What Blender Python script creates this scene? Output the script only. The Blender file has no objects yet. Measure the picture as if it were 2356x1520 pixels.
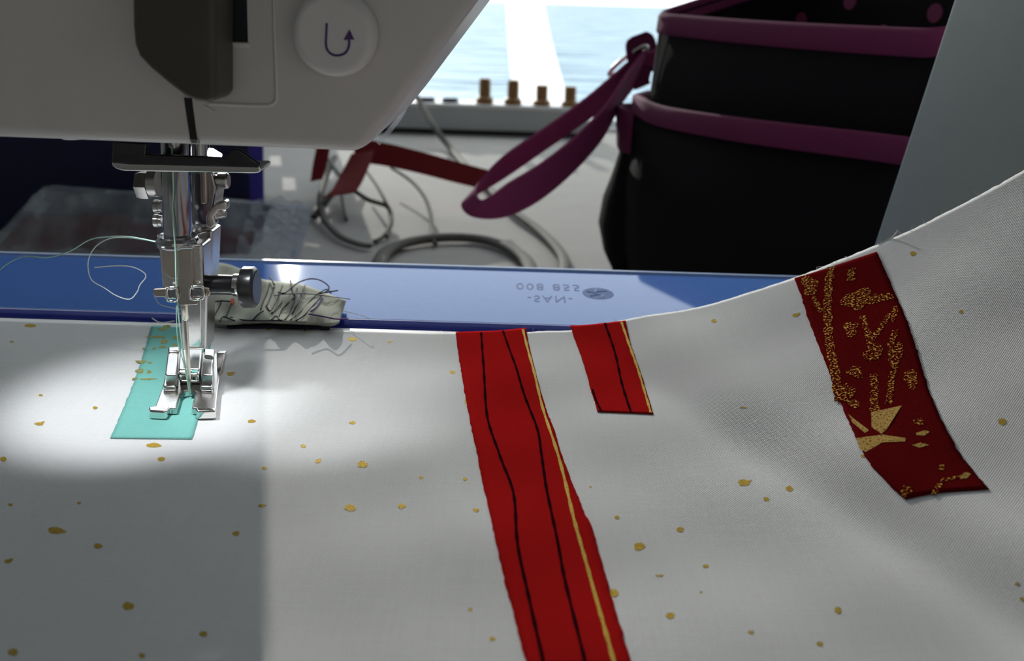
import bpy, bmesh, math, random
import numpy as np
from mathutils import Vector, Matrix
random.seed(4)
rng = np.random.default_rng(7)
S = 0.01                      # 1 mm of the place = 0.01 Blender units
scn = bpy.context.scene
COL = scn.collection
# ------------------------------------------------------------------ camera
FPX, PITCH, ROLL = 2150.0, math.radians(19.4), math.radians(1.75)
fw = np.array([0, math.cos(PITCH), -math.sin(PITCH)])
_u = np.array([0, math.sin(PITCH), math.cos(PITCH)]); _r = np.array([1.0, 0, 0])
RT = _r * math.cos(ROLL) + _u * math.sin(ROLL)
UP = _u * math.cos(ROLL) - _r * math.sin(ROLL)
def ray(px, py): return fw + RT * (px - 1178) / FPX + UP * (760 - py) / FPX
CAM = -ray(440, 905) * 239.0  # the needle point is the origin, 239 mm in front of the lens
def atz(px, py, z=0.0): v = ray(px, py); return CAM + v * ((z - CAM[2]) / v[2])
def aty(px, py, y): v = ray(px, py); return CAM + v * ((y - CAM[1]) / v[1])
def atd(px, py, d): return CAM + ray(px, py) * d
cd = bpy.data.cameras.new('camera'); cam = bpy.data.objects.new('camera', cd); COL.objects.link(cam)
cd.sensor_width = 36; cd.lens = 36 * FPX / 2356; cd.clip_start = 0.05; cd.clip_end = 60000
cam.matrix_world = Matrix(((RT[0], UP[0], -fw[0], CAM[0] * S), (RT[1], UP[1], -fw[1], CAM[1] * S), (RT[2], UP[2], -fw[2], CAM[2] * S), (0, 0, 0, 1)))
cd.dof.use_dof = True; cd.dof.focus_distance = 239 * S; cd.dof.aperture_fstop = cd.lens * 1e-3 / (1.5 * S)
scn.camera = cam
# ------------------------------------------------------------------ sky, sun, exposure
w = bpy.data.worlds.new('world'); scn.world = w; w.use_nodes = True
w.node_tree.nodes['Background'].inputs[0].default_value = (0.90, 0.96, 1.0, 1)
w.node_tree.nodes['Background'].inputs[1].default_value = 1.2
sd = bpy.data.lights.new('sun', 'SUN'); sun = bpy.data.objects.new('sun', sd); COL.objects.link(sun)
sd.energy = 1.6; sd.angle = 0.005; sd.color = (1.0, 0.96, 0.89)
sun.rotation_euler = Vector((0.25, -1.0, -0.26)).to_track_quat('-Z', 'Y').to_euler()
sun.location = (-6, 24, 6)
vs = scn.view_settings
vs.view_transform = 'Standard'; vs.look = 'None'; vs.gamma = 1; vs.exposure = 1.07; vs.use_curve_mapping = False

# ------------------------------------------------------------------ helpers
def nt(name):
    m = bpy.data.materials.new(name); m.use_nodes = True
    t = m.node_tree; b = t.nodes['Principled BSDF']
    return m, t, b
def N(t, typ, **kw):
    n = t.nodes.new(typ)
    for k, v in kw.items(): setattr(n, k, v)
    return n
def mat(name, col, rough=0.5, metal=0.0, var=0.06, scale=60, bump=0.0, bscale=300, spec=0.5, alpha=1.0, trans=0.0, ior=1.45):
    m, t, b = nt(name)
    tc = N(t, 'ShaderNodeTexCoord'); no = N(t, 'ShaderNodeTexNoise'); no.inputs['Scale'].default_value = scale; no.inputs['Detail'].default_value = 4
    t.links.new(tc.outputs['Object'], no.inputs['Vector'])
    r = N(t, 'ShaderNodeValToRGB'); r.color_ramp.elements[0].position = .3; r.color_ramp.elements[1].position = .7
    r.color_ramp.elements[0].color = tuple(max(0, c * (1 - var)) for c in col) + (1,)
    r.color_ramp.elements[1].color = tuple(min(1, c * (1 + var)) for c in col) + (1,)
    t.links.new(no.outputs['Fac'], r.inputs[0]); t.links.new(r.outputs[0], b.inputs['Base Color'])
    b.inputs['Roughness'].default_value = rough; b.inputs['Metallic'].default_value = metal
    b.inputs['Specular IOR Level'].default_value = spec; b.inputs['IOR'].default_value = ior
    b.inputs['Transmission Weight'].default_value = trans; b.inputs['Alpha'].default_value = alpha
    if bump:
        n2 = N(t, 'ShaderNodeTexNoise'); n2.inputs['Scale'].default_value = bscale
        t.links.new(tc.outputs['Object'], n2.inputs['Vector'])
        bp = N(t, 'ShaderNodeBump'); bp.inputs['Strength'].default_value = bump; bp.inputs['Distance'].default_value = 0.004
        t.links.new(n2.outputs['Fac'], bp.inputs['Height']); t.links.new(bp.outputs[0], b.inputs['Normal'])
    return m
def weave(name, col, dark=0.82, period=0.62, rough=0.85, bump=0.35, sheen=0.0, thin=0.0):
    """plain-weave cloth; UVs are cloth millimetres / 100"""
    m, t, b = nt(name)
    uv = N(t, 'ShaderNodeUVMap'); sp = N(t, 'ShaderNodeSeparateXYZ'); t.links.new(uv.outputs[0], sp.inputs[0])
    k = 2 * math.pi * 100 / period
    def sn(out, kk, ph=0.0):
        a = N(t, 'ShaderNodeMath', operation='MULTIPLY_ADD'); a.inputs[1].default_value = kk; a.inputs[2].default_value = ph; t.links.new(out, a.inputs[0])
        s = N(t, 'ShaderNodeMath', operation='SINE'); t.links.new(a.outputs[0], s.inputs[0]); return s.outputs[0]
    mu = N(t, 'ShaderNodeMath', operation='MULTIPLY'); t.links.new(sn(sp.outputs[0], k), mu.inputs[0]); t.links.new(sn(sp.outputs[1], k), mu.inputs[1])
    no = N(t, 'ShaderNodeTexNoise'); no.inputs['Scale'].default_value = 55; no.inputs['Detail'].default_value = 5; t.links.new(uv.outputs[0], no.inputs['Vector'])
    # slubs: noise stretched along each thread direction
    mp = N(t, 'ShaderNodeMapping'); mp.inputs['Scale'].default_value = (6, 190, 1); t.links.new(uv.outputs[0], mp.inputs[0])
    n2 = N(t, 'ShaderNodeTexNoise'); n2.inputs['Scale'].default_value = 1.0; n2.inputs['Detail'].default_value = 2; t.links.new(mp.outputs[0], n2.inputs['Vector'])
    mp3 = N(t, 'ShaderNodeMapping'); mp3.inputs['Scale'].default_value = (190, 6, 1); t.links.new(uv.outputs[0], mp3.inputs[0])
    n3 = N(t, 'ShaderNodeTexNoise'); n3.inputs['Scale'].default_value = 1.0; n3.inputs['Detail'].default_value = 2; t.links.new(mp3.outputs[0], n3.inputs['Vector'])
    mr = N(t, 'ShaderNodeMapRange'); mr.inputs[1].default_value = -1; mr.inputs[2].default_value = 1; mr.inputs[3].default_value = dark; mr.inputs[4].default_value = 1.0
    t.links.new(mu.outputs[0], mr.inputs[0])
    ad = N(t, 'ShaderNodeMath', operation='MULTIPLY_ADD'); ad.inputs[1].default_value = .10; ad.inputs[2].default_value = .90; t.links.new(n2.outputs[0], ad.inputs[0])
    ad3 = N(t, 'ShaderNodeMath', operation='MULTIPLY_ADD'); ad3.inputs[1].default_value = .08; ad3.inputs[2].default_value = .92; t.links.new(n3.outputs[0], ad3.inputs[0])
    m0 = N(t, 'ShaderNodeMath', operation='MULTIPLY'); t.links.new(ad.outputs[0], m0.inputs[0]); t.links.new(ad3.outputs[0], m0.inputs[1])
    m1 = N(t, 'ShaderNodeMath', operation='MULTIPLY'); t.links.new(mr.outputs[0], m1.inputs[0]); t.links.new(m0.outputs[0], m1.inputs[1])
    mx = N(t, 'ShaderNodeMix', data_type='RGBA'); mx.inputs[6].default_value = (0, 0, 0, 1); mx.inputs[7].default_value = (*[min(1, c * 1.06) for c in col], 1)
    t.links.new(m1.outputs[0], mx.inputs[0]); t.links.new(mx.outputs[2], b.inputs['Base Color'])
    ad2 = N(t, 'ShaderNodeMath', operation='MULTIPLY_ADD'); ad2.inputs[1].default_value = .35; t.links.new(no.outputs[0], ad2.inputs[0]); t.links.new(mu.outputs[0], ad2.inputs[2])
    bp = N(t, 'ShaderNodeBump'); bp.inputs['Strength'].default_value = bump; bp.inputs['Distance'].default_value = 0.0012
    t.links.new(ad2.outputs[0], bp.inputs['Height']); t.links.new(bp.outputs[0], b.inputs['Normal'])
    b.inputs['Roughness'].default_value = rough; b.inputs['Sheen Weight'].default_value = sheen; b.inputs['Specular IOR Level'].default_value = .0
    return m
def speckled(name, gold, base, thr, scale=420):
    """gold print rubbed off a coloured cloth in specks; UVs are cloth mm / 100"""
    m, t, b = nt(name)
    uv = N(t, 'ShaderNodeUVMap'); no = N(t, 'ShaderNodeTexNoise'); no.inputs['Scale'].default_value = scale; no.inputs['Detail'].default_value = 3
    t.links.new(uv.outputs[0], no.inputs['Vector'])
    r = N(t, 'ShaderNodeValToRGB'); r.color_ramp.elements[0].position = thr - .03; r.color_ramp.elements[1].position = thr + .03
    t.links.new(no.outputs[0], r.inputs[0])
    mx = N(t, 'ShaderNodeMix', data_type='RGBA'); mx.inputs[6].default_value = (*base, 1); mx.inputs[7].default_value = (*gold, 1)
    t.links.new(r.outputs[0], mx.inputs[0]); t.links.new(mx.outputs[2], b.inputs['Base Color'])
    mu = N(t, 'ShaderNodeMath', operation='MULTIPLY'); mu.inputs[1].default_value = .3; t.links.new(r.outputs[0], mu.inputs[0]); t.links.new(mu.outputs[0], b.inputs['Metallic'])
    b.inputs['Roughness'].default_value = .65; b.inputs['Specular IOR Level'].default_value = .0
    return m
def link(name, me, m=None, parent=None, smooth=False, bevel=0.0, seg=3, solid=0.0, subsurf=0):
    o = bpy.data.objects.new(name, me); COL.objects.link(o)
    if m: me.materials.append(m)
    if smooth:
        for p in me.polygons: p.use_smooth = True
    if parent is not None:
        o.parent = parent
        L = parent.get('_loc')
        if L is not None: o.matrix_parent_inverse = Matrix.Translation((-L[0], -L[1], -L[2]))
    if solid:
        md = o.modifiers.new('solid', 'SOLIDIFY'); md.thickness = solid * S; md.offset = -1
    if subsurf:
        md = o.modifiers.new('sub', 'SUBSURF'); md.levels = md.render_levels = subsurf
    if bevel:
        md = o.modifiers.new('bevel', 'BEVEL'); md.width = bevel * S; md.segments = seg; md.limit_method = 'ANGLE'; md.angle_limit = math.radians(35)
        for p in me.polygons: p.use_smooth = True
        md2 = o.modifiers.new('wn', 'WEIGHTED_NORMAL'); md2.keep_sharp = False; md2.weight = 90
    return o
def mesh(name, v, f, m=None, parent=None, uv=None, **kw):
    """vertices in mm"""
    me = bpy.data.meshes.new(name)
    me.from_pydata([tuple(float(c) * S for c in p) for p in v], [], f); me.update()
    if uv is not None:
        l = me.uv_layers.new(name='UVMap')
        for lp in me.loops: l.data[lp.index].uv = (uv[lp.vertex_index][0] * .01, uv[lp.vertex_index][1] * .01)
    return link(name, me, m, parent, **kw)
def fixn(o):
    bm = bmesh.new(); bm.from_mesh(o.data); bmesh.ops.recalc_face_normals(bm, faces=bm.faces); bm.to_mesh(o.data); bm.free()
    return o
def extr(name, pts, vec, m, parent=None, **kw):
    """polygon (3-D points, mm) extruded along vec"""
    n = len(pts); vec = np.asarray(vec, float)
    v = [np.asarray(p, float) for p in pts] + [np.asarray(p, float) + vec for p in pts]
    f = [list(range(n)), list(range(2 * n - 1, n - 1, -1))] + [[i, (i + 1) % n, (i + 1) % n + n, i + n] for i in range(n)]
    return fixn(mesh(name, v, f, m, parent, **kw))
def plate(name, px, y, depth, m, parent=None, **kw):    # upright plate: outline at distance y, running back by depth
    return extr(name, [aty(a, b, y) for a, b in px], (0, depth, 0), m, parent, **kw)
def slab(name, px, ztop, zbot, m, parent=None, **kw):   # lying slab: outline on the level ztop
    return extr(name, [atz(a, b, ztop) for a, b in px], (0, 0, zbot - ztop), m, parent, **kw)
def box(name, x0, x1, y0, y1, z0, z1, m, parent=None, **kw):
    return extr(name, [(x0, y0, z0), (x1, y0, z0), (x1, y1, z0), (x0, y1, z0)], (0, 0, z1 - z0), m, parent, **kw)
def frame_of(d):
    d = d / np.linalg.norm(d); a = np.array([0, 0, 1.0]) if abs(d[2]) < .9 else np.array([1.0, 0, 0])
    u = np.cross(d, a); u /= np.linalg.norm(u); return u, np.cross(d, u)
def rod(name, p0, p1, prof, m, parent=None, n=24, **kw):
    """lathe about the line p0-p1; prof = [(t along, radius mm)]"""
    p0 = np.asarray(p0, float); p1 = np.asarray(p1, float); u, w_ = frame_of(p1 - p0)
    v = []; f = []
    for t, r in prof:
        c = p0 + (p1 - p0) * t
        for i in range(n):
            a = 2 * math.pi * i / n; v.append(c + (u * math.cos(a) + w_ * math.sin(a)) * r)
    for j in range(len(prof) - 1):
        for i in range(n):
            f.append([j * n + i, j * n + (i + 1) % n, (j + 1) * n + (i + 1) % n, (j + 1) * n + i])
    f.append(list(range(n))[::-1]); f.append([(len(prof) - 1) * n + i for i in range(n)])
    kw.setdefault('bevel', 0)
    o = fixn(mesh(name, v, f, m, parent, **kw))
    if not kw.get('bevel'):
        for p in o.data.polygons: p.use_smooth = len(p.vertices) == 4
        # sharp shoulders
        e = o.modifiers.new('es', 'EDGE_SPLIT'); e.split_angle = math.radians(40)
    return o
def spline(P, k=8):
    P = [np.asarray(p, float) for p in P]; out = []
    for i in range(len(P) - 1):
        a = P[max(i - 1, 0)]; b = P[i]; c = P[i + 1]; d = P[min(i + 2, len(P) - 1)]
        for j in range(k):
            t = j / k
            out.append(.5 * ((2 * b) + (c - a) * t + (2 * a - 5 * b + 4 * c - d) * t * t + (3 * b - a - 3 * c + d) * t ** 3))
    out.append(P[-1]); return out
def tube(name, P, r, m, parent=None, n=8, sm=8, flat=1.0, rr=None, **kw):
    Q = spline(P, sm) if sm else [np.asarray(p, float) for p in P]
    v = []; f = []; u = None
    for i, q in enumerate(Q):
        d = Q[min(i + 1, len(Q) - 1)] - Q[max(i - 1, 0)]; d = d / (np.linalg.norm(d) + 1e-9)
        if u is None: u, w_ = frame_of(d)
        u = u - d * (u @ d); u /= np.linalg.norm(u); w_ = np.cross(d, u)
        ri = r if rr is None else r * np.interp(i / (len(Q) - 1), *rr)
        for k in range(n):
            a = 2 * math.pi * k / n; v.append(q + u * math.cos(a) * ri + w_ * math.sin(a) * ri * flat)
    for i in range(len(Q) - 1):
        for k in range(n):
            f.append([i * n + k, i * n + (k + 1) % n, (i + 1) * n + (k + 1) % n, (i + 1) * n + k])
    f.append(list(range(n))[::-1]); f.append([(len(Q) - 1) * n + k for k in range(n)])
    return fixn(mesh(name, v, f, m, parent, smooth=True, **kw))
def band(name, P, W, th, m, parent=None, sm=8, **kw):
    """flat strap: centre line P, width vectors W (mm), thickness th"""
    Q = spline(P, sm); WW = spline(W, sm); v = []; f = []
    for i, q in enumerate(Q):
        d = Q[min(i + 1, len(Q) - 1)] - Q[max(i - 1, 0)]; nn = np.cross(d, WW[i]); nn = nn / (np.linalg.norm(nn) + 1e-9) * th / 2
        for a, b in ((-.5, -1), (.5, -1), (.5, 1), (-.5, 1)): v.append(q + WW[i] * a + nn * b)
    for i in range(len(Q) - 1):
        for k in range(4): f.append([i * 4 + k, i * 4 + (k + 1) % 4, i * 4 + 4 + (k + 1) % 4, i * 4 + 4 + k])
    f.append([3, 2, 1, 0]); e = (len(Q) - 1) * 4; f.append([e, e + 1, e + 2, e + 3])
    return fixn(mesh(name, v, f, m, parent, **kw))
def thing(name, label, cat, loc, group=None):
    o = bpy.data.objects.new(name, None); COL.objects.link(o); o.empty_display_size = .05
    o.location = [c * S for c in loc]; o['_loc'] = [c * S for c in loc]
    return tag(o, label, cat, group)
def tag(o, label, cat, group=None):
    o['label'] = label; o['category'] = cat
    if group: o['group'] = group
    return o
def struct(o): o['kind'] = 'structure'; return o
def lab(o, s): o['label'] = s; return o

# ------------------------------------------------------------------ materials
M = {}
M['white'] = mat('white_plastic', (.61, .59, .58), .32, var=.02, scale=8)
M['white2'] = mat('button_plastic', (.66, .65, .65), .28, var=.02, scale=8)
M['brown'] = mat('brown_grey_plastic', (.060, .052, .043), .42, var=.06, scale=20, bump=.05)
M['black'] = mat('black_plastic', (.012, .012, .014), .28, var=.1)
M['screen'] = mat('dark_screen', (.008, .014, .022), .12, var=.05)
M['purple'] = mat('purple_print', (.07, .03, .16), .5)
M['chrome'] = mat('chrome', (.80, .79, .77), .09, 1.0, var=.02, scale=40, bump=.02, bscale=90)
M['darkmirror'] = mat('chrome_dark_reflection', (.10, .10, .11), .10, 1.0, var=.1, scale=30)  # chrome with the dark surroundings it mirrors put into the base colour
M['nickel'] = mat('nickel', (.62, .60, .585), .17, 1.0, var=.06, scale=120, bump=.10, bscale=700)
M['steel'] = mat('dark_steel', (.36, .355, .37), .14, 1.0, var=.08, scale=30)
M['bronze'] = mat('warm_steel', (.50, .44, .39), .22, 1.0, var=.05, scale=30)
M['needle'] = mat('needle_steel', (.70, .66, .58), .14, 1.0, var=.03)
M['gold'] = speckled('gold_print', (.50, .34, .06), (.26, .17, .03), .46, 330)
M['goldred'] = speckled('gold_on_dark_red', (.58, .35, .05), (.095, .004, .005), .565, 170)
M['goldsolid'] = speckled('gold_on_red_dense', (.40, .26, .07), (.17, .02, .008), .42, 200)
M['goldmint'] = speckled('gold_on_mint', (.34, .26, .03), (.13, .47, .43), .44, 240)
M['cloth'] = weave('white_cotton', (.80, .795, .785), .78)
M['red'] = weave('red_cotton', (.46, .012, .012), .72)
M['dkred'] = weave('dark_red_cotton', (.135, .006, .007), .72)
M['mint'] = weave('mint_cotton', (.24, .60, .54), .70)
M['ink'] = mat('dark_print_line', (.022, .004, .006), .9, spec=.0)
M['mintthread'] = mat('mint_thread', (.42, .66, .54), .7, var=.15, scale=900)
M['wthread'] = mat('white_thread', (.72, .74, .74), .7, var=.1, scale=900)
M['kthread'] = mat('navy_thread', (.012, .012, .03), .8, var=.2, scale=900)
M['pthread'] = mat('purple_thread', (.10, .02, .22), .8, var=.2, scale=900)
M['desk'] = mat('desk_laminate', (.37, .355, .335), .8, var=.03, scale=3, spec=.04)
M['wall'] = mat('wall_paint', (.69, .70, .70), .8, var=.02, scale=2)
M['darkwall'] = mat('brown_wall_paint', (.42, .39, .36), .8, var=.1, scale=2)
M['ceil'] = mat('ceiling_paint', (.70, .71, .72), .9, var=.02, scale=2)
M['floor'] = mat('floor_boards', (.20, .13, .08), .5, var=.2, scale=2)
M['frame'] = mat('window_frame_paint', (.80, .80, .78), .4, var=.02)
M['bag'] = mat('black_canvas', (.0075, .006, .007), .95, spec=.08, var=.25, scale=200, bump=.2, bscale=600)
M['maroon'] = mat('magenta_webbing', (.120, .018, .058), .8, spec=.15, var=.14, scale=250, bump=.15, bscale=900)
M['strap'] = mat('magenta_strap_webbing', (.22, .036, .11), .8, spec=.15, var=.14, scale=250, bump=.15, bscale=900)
M['dotpink'] = mat('pink_dot_print', (.16, .02, .07), .85, var=.15, scale=200)
M['cord'] = mat('grey_cord', (.11, .104, .09), .75, spec=.15, var=.08, scale=120)
M['redrib'] = mat('red_ribbon', (.20, .007, .008), .75, var=.12, scale=150)
M['navy'] = mat('navy_plastic', (.008, .008, .045), .5, var=.1, scale=20)
M['navylit'] = mat('navy_side_skylit', (.05, .035, .30), .5, var=.06, scale=20)  # lighter blue stands for navy plastic lit by the sky
M['tan'] = mat('tan_wood_peg', (.24, .115, .032), .5, var=.2, scale=60)
M['rack'] = mat('grey_rack_paint', (.50, .51, .50), .45, var=.03)
M['pillar'] = mat('grey_machine_plastic', (.36, .42, .43), .42, var=.03, scale=6)
M['scrap'] = weave('cream_scrap', (.55, .56, .47), .80)
# blue tinted clear plastic
m, t, b = nt('blue_clear_plastic'); M['blue'] = m
tc = N(t, 'ShaderNodeTexCoord'); no = N(t, 'ShaderNodeTexNoise'); no.inputs['Scale'].default_value = 30; t.links.new(tc.outputs['Object'], no.inputs['Vector'])
r_ = N(t, 'ShaderNodeValToRGB'); r_.color_ramp.elements[0].color = (.085, .19, .52, 1); r_.color_ramp.elements[1].color = (.10, .21, .57, 1)
t.links.new(no.outputs[0], r_.inputs[0]); t.links.new(r_.outputs[0], b.inputs['Base Color'])
b.inputs['Roughness'].default_value = .035; b.inputs['IOR'].default_value = 1.45; b.inputs['Specular IOR Level'].default_value = .20; b.inputs['IOR'].default_value = 1.36; b.inputs['Specular Tint'].default_value = (.50, .72, 1.0, 1)
M['bluedeep'] = mat('deep_blue_plastic_edge', (.012, .030, .36), .18, var=.05, ior=1.5)
M['rimglint'] = mat('blue_rim_sun_glint', (.30, .42, .68), .2, var=.05)  # pale tone paints the sun's bright line onto the blue rim
M['emb'] = mat('embossed_plastic', (.060, .12, .34), .5, spec=.1, var=.05, ior=1.45)
# clear film
m, t, b = nt('clear_film'); M['film'] = m
b.inputs['Base Color'].default_value = (.8, .84, .88, 1); b.inputs['Roughness'].default_value = .10
tr = N(t, 'ShaderNodeBsdfTransparent'); tr.inputs[0].default_value = (.90, .92, .95, 1)
mxs = N(t, 'ShaderNodeMixShader'); out = t.nodes['Material Output']
tc = N(t, 'ShaderNodeTexCoord'); no = N(t, 'ShaderNodeTexNoise'); no.inputs['Scale'].default_value = 4; t.links.new(tc.outputs['Object'], no.inputs['Vector'])
rp = N(t, 'ShaderNodeMapRange'); rp.inputs[1].default_value = .35; rp.inputs[2].default_value = .75; rp.inputs[3].default_value = .12; rp.inputs[4].default_value = .42
t.links.new(no.outputs[0], rp.inputs[0]); t.links.new(rp.outputs[0], mxs.inputs[0]); t.links.new(tr.outputs[0], mxs.inputs[1]); t.links.new(b.outputs[0], mxs.inputs[2]); t.links.new(mxs.outputs[0], out.inputs[0])
m2 = M['film'].copy(); m2.name = 'crumpled_film'; M['film2'] = m2
for n_ in m2.node_tree.nodes:
    if n_.type == 'MAP_RANGE': n_.inputs[3].default_value = .30; n_.inputs[4].default_value = .60
# water
m, t, b = nt('lake_water'); M['water'] = m
tc = N(t, 'ShaderNodeTexCoord'); mp = N(t, 'ShaderNodeMapping'); mp.inputs['Scale'].default_value = (.006, .030, 1); t.links.new(tc.outputs['Object'], mp.inputs[0])
no = N(t, 'ShaderNodeTexNoise'); no.inputs['Scale'].default_value = 3; no.inputs['Detail'].default_value = 6; no.inputs['Roughness'].default_value = .62; t.links.new(mp.outputs[0], no.inputs['Vector'])
r_ = N(t, 'ShaderNodeValToRGB'); r_.color_ramp.elements[0].position = .36; r_.color_ramp.elements[0].color = (.10, .15, .18, 1); r_.color_ramp.elements[1].position = .56; r_.color_ramp.elements[1].color = (.33, .42, .49, 1)
t.links.new(no.outputs[0], r_.inputs[0]); t.links.new(r_.outputs[0], b.inputs['Base Color']); b.inputs['Roughness'].default_value = .8; b.inputs['Specular IOR Level'].default_value = .03
# backlit sailcloth
m, t, b = nt('white_sailcloth'); M['sail'] = m
b.inputs['Base Color'].default_value = (.92, .92, .9, 1); b.inputs['Roughness'].default_value = .7
tl = N(t, 'ShaderNodeBsdfTranslucent'); tl.inputs[0].default_value = (.95, .95, .93, 1); mxs = N(t, 'ShaderNodeMixShader'); mxs.inputs[0].default_value = .6
t.links.new(b.outputs[0], mxs.inputs[1]); t.links.new(tl.outputs[0], mxs.inputs[2]); t.links.new(mxs.outputs[0], t.nodes['Material Output'].inputs[0])
# window glass
m, t, b = nt('window_glass'); M['glass'] = m
tr = N(t, 'ShaderNodeBsdfTransparent'); tr.inputs[0].default_value = (.97, .98, .98, 1); gl = N(t, 'ShaderNodeBsdfGlossy'); gl.inputs['Roughness'].default_value = .02
mxs = N(t, 'ShaderNodeMixShader'); mxs.inputs[0].default_value = .04; t.links.new(tr.outputs[0], mxs.inputs[1]); t.links.new(gl.outputs[0], mxs.inputs[2]); t.links.new(mxs.outputs[0], t.nodes['Material Output'].inputs[0])

# ------------------------------------------------------------------ the room
DZ = -100.0                      # desk level
WY = 1330.0                      # window wall
def wallpiece(name, *a, **k): return struct(box(name, *a, **k))
# back wall: one mesh with the opening
def ring_wall(name, ox0, ox1, oz0, oz1, ix0, ix1, iz0, iz1, y0, y1, m):
    o = [(ox0, oz0), (ox1, oz0), (ox1, oz1), (ox0, oz1)]; i_ = [(ix0, iz0), (ix1, iz0), (ix1, iz1), (ix0, iz1)]
    v = [(x, y0, z) for x, z in o + i_] + [(x, y1, z) for x, z in o + i_]; f = []
    for k in range(4):
        k2 = (k + 1) % 4
        f += [[k, k2, 4 + k2, 4 + k], [8 + k, 12 + k, 12 + k2, 8 + k2], [4 + k, 4 + k2, 12 + k2, 12 + k], [k, 8 + k, 8 + k2, k2]]
    return fixn(mesh(name, v, f, m))
wb = struct(ring_wall('wall_back', -1700, 1700, -850, 1500, -1100, 1200, -95, 1250, WY, WY + 120, M['wall']))
win = thing('window_1', 'window', 'window', (50, WY, -95)); win['kind'] = 'structure'
del win['category']; win['label'] = 'wide window behind the desk looking onto pale water'
fr = ring_wall('frame', -1100, 1200, -95, 1250, -1070, 1170, -84, 1215, WY + 20, WY + 60, M['frame']); fr.parent = win; fr.matrix_parent_inverse = Matrix.Translation([-c for c in win['_loc']])
box('pane', -1070, 1170, WY + 38, WY + 42, -84, 1215, M['glass'], win)
struct(box('ceiling', -1700, 1700, -1700, WY + 120, 1500, 1540, M['ceil']))
struct(box('floor', -1700, 1700, -1700, WY + 120, -900, -850, M['floor']))
struct(box('wall_right', 1700, 1750, -1700, WY + 120, -850, 1500, M['wall']))
struct(box('wall_front', -1700, 1700, -1750, -1700, -850, 1500, M['darkwall']))
struct(box('wall_left', -1750, -1700, -1700, WY + 120, -850, 1500, M['wall']))
# desk
desk = thing('desk', 'off-white desk top under the sewing machine, reaching back to the window', 'desk', (0, 400, -830))
box('desk_top', -1000, 1100, -330, WY - 4, DZ - 28, DZ, M['desk'], desk, bevel=2)
for x in (-950, 1050):
    for y in (-290, WY - 50): box('leg', x - 25, x + 25, y - 25, y + 25, -850, DZ - 28, M['desk'], desk)
# outside: water and a white sail
wat = struct(mesh('lake_water', [(-900000, 4000, -3000), (900000, 4000, -3000), (900000, 2600000, -3000), (-900000, 2600000, -3000)], [[0, 1, 2, 3]], M['water']))
wat['label'] = 'pale rippled lake water outside the window'
p = [aty(*q, 2300.0) for q in ((1160, -160), (1163, 0), (1170, 120), (1188, 300), (1322, 300), (1298, 200), (1268, 90), (1250, 0), (1232, -160))]
tag(extr('sail_panel', p, (0, 6, 0), M['sail']), 'tall bright white panel outside the window, wider at its foot', 'panel')

# ------------------------------------------------------------------ the quilt fabric
TH, D0, RAD, MAXA, RAMP = math.radians(-66), 60.0, 218.0, 0.95, 34.0
tv = np.array([math.cos(TH), math.sin(TH)]); nv = np.array([-tv[1], tv[0]])
_s = np.linspace(0, 420, 2101); _h = _s[1] - _s[0]; _ang = np.zeros_like(_s); _x = np.zeros_like(_s); _z = np.zeros_like(_s)
for i in range(1, len(_s)):
    kk = (1 / RAD) * min(1, _s[i] / RAMP) if _ang[i - 1] < MAXA else 0
    _ang[i] = _ang[i - 1] + kk * _h; _x[i] = _x[i - 1] + math.cos(_ang[i]) * _h; _z[i] = _z[i - 1] + math.sin(_ang[i]) * _h
def surf0(a, b):
    a = np.asarray(a, float); b = np.asarray(b, float)
    s = a * nv[0] + b * nv[1] - D0; u = a * tv[0] + b * tv[1]
    sp = np.clip(s, 0, 419)
    x = np.where(s > 0, np.interp(sp, _s, _x), s); z = np.interp(sp, _s, _z)
    # the soft fold running diagonally to the lower right, and gentle undulation
    fade = 1 / (1 + np.exp(-(u + 5) / 22.0))
    z = z - 1.5 * fade * np.exp(-((s - 52 - 0.03 * u) / 7.0) ** 2) + 1.2 * fade * np.exp(-((s - 70) / 9.0) ** 2)
    und = .25 * np.sin(a * .09 + 1.2) * np.sin(b * .07) + .16 * np.sin(a * .05 - b * .16) + .10 * np.sin(a * .21 + b * .13)
    z = z + np.clip((a - 22) / 40, 0, 1) * und + .25
    return np.stack([tv[0] * u + nv[0] * (D0 + x), tv[1] * u + nv[1] * (D0 + x), z], -1)
def surf(a, b, lift=0.0):
    p = surf0(a, b)
    if lift:
        e = .4; pa = surf0(np.asarray(a) + e, b) - p; pb = surf0(a, np.asarray(b) + e) - p
        n = np.cross(pa, pb); n /= np.linalg.norm(n, axis=-1, keepdims=True); p = p + n * lift
    return p
def proj(P):
    q = P - CAM; k = q @ fw; return np.stack([1178 + FPX * (q @ RT) / k, 760 - FPX * (q @ UP) / k], -1)
_ga, _gb = np.meshgrid(np.linspace(-140, 330, 236), np.linspace(-160, 60, 111)); _gp = proj(surf0(_ga, _gb)); _ok = (surf0(_ga, _gb) - CAM) @ fw > 60
def cloth(px, py):
    """where on the cloth (mm) a point of the photograph lies"""
    px = np.atleast_1d(np.asarray(px, float)); py = np.atleast_1d(np.asarray(py, float)); res = []
    for x, y in zip(px, py):
        d2 = np.where(_ok, (_gp[..., 0] - x) ** 2 + (_gp[..., 1] - y) ** 2, 1e12); i = np.unravel_index(np.argmin(d2), d2.shape); q = np.array([_ga[i], _gb[i]])
        for _ in range(6):
            p0 = proj(surf0(*q)); J = np.stack([(proj(surf0(q[0] + .05, q[1])) - p0) / .05, (proj(surf0(q[0], q[1] + .05)) - p0) / .05], -1)
            st = np.linalg.solve(J, np.array([x, y]) - p0); q = q + np.clip(st, -8, 8)
        res.append(q)
    return np.array(res)
EDGE = 50.5
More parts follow.
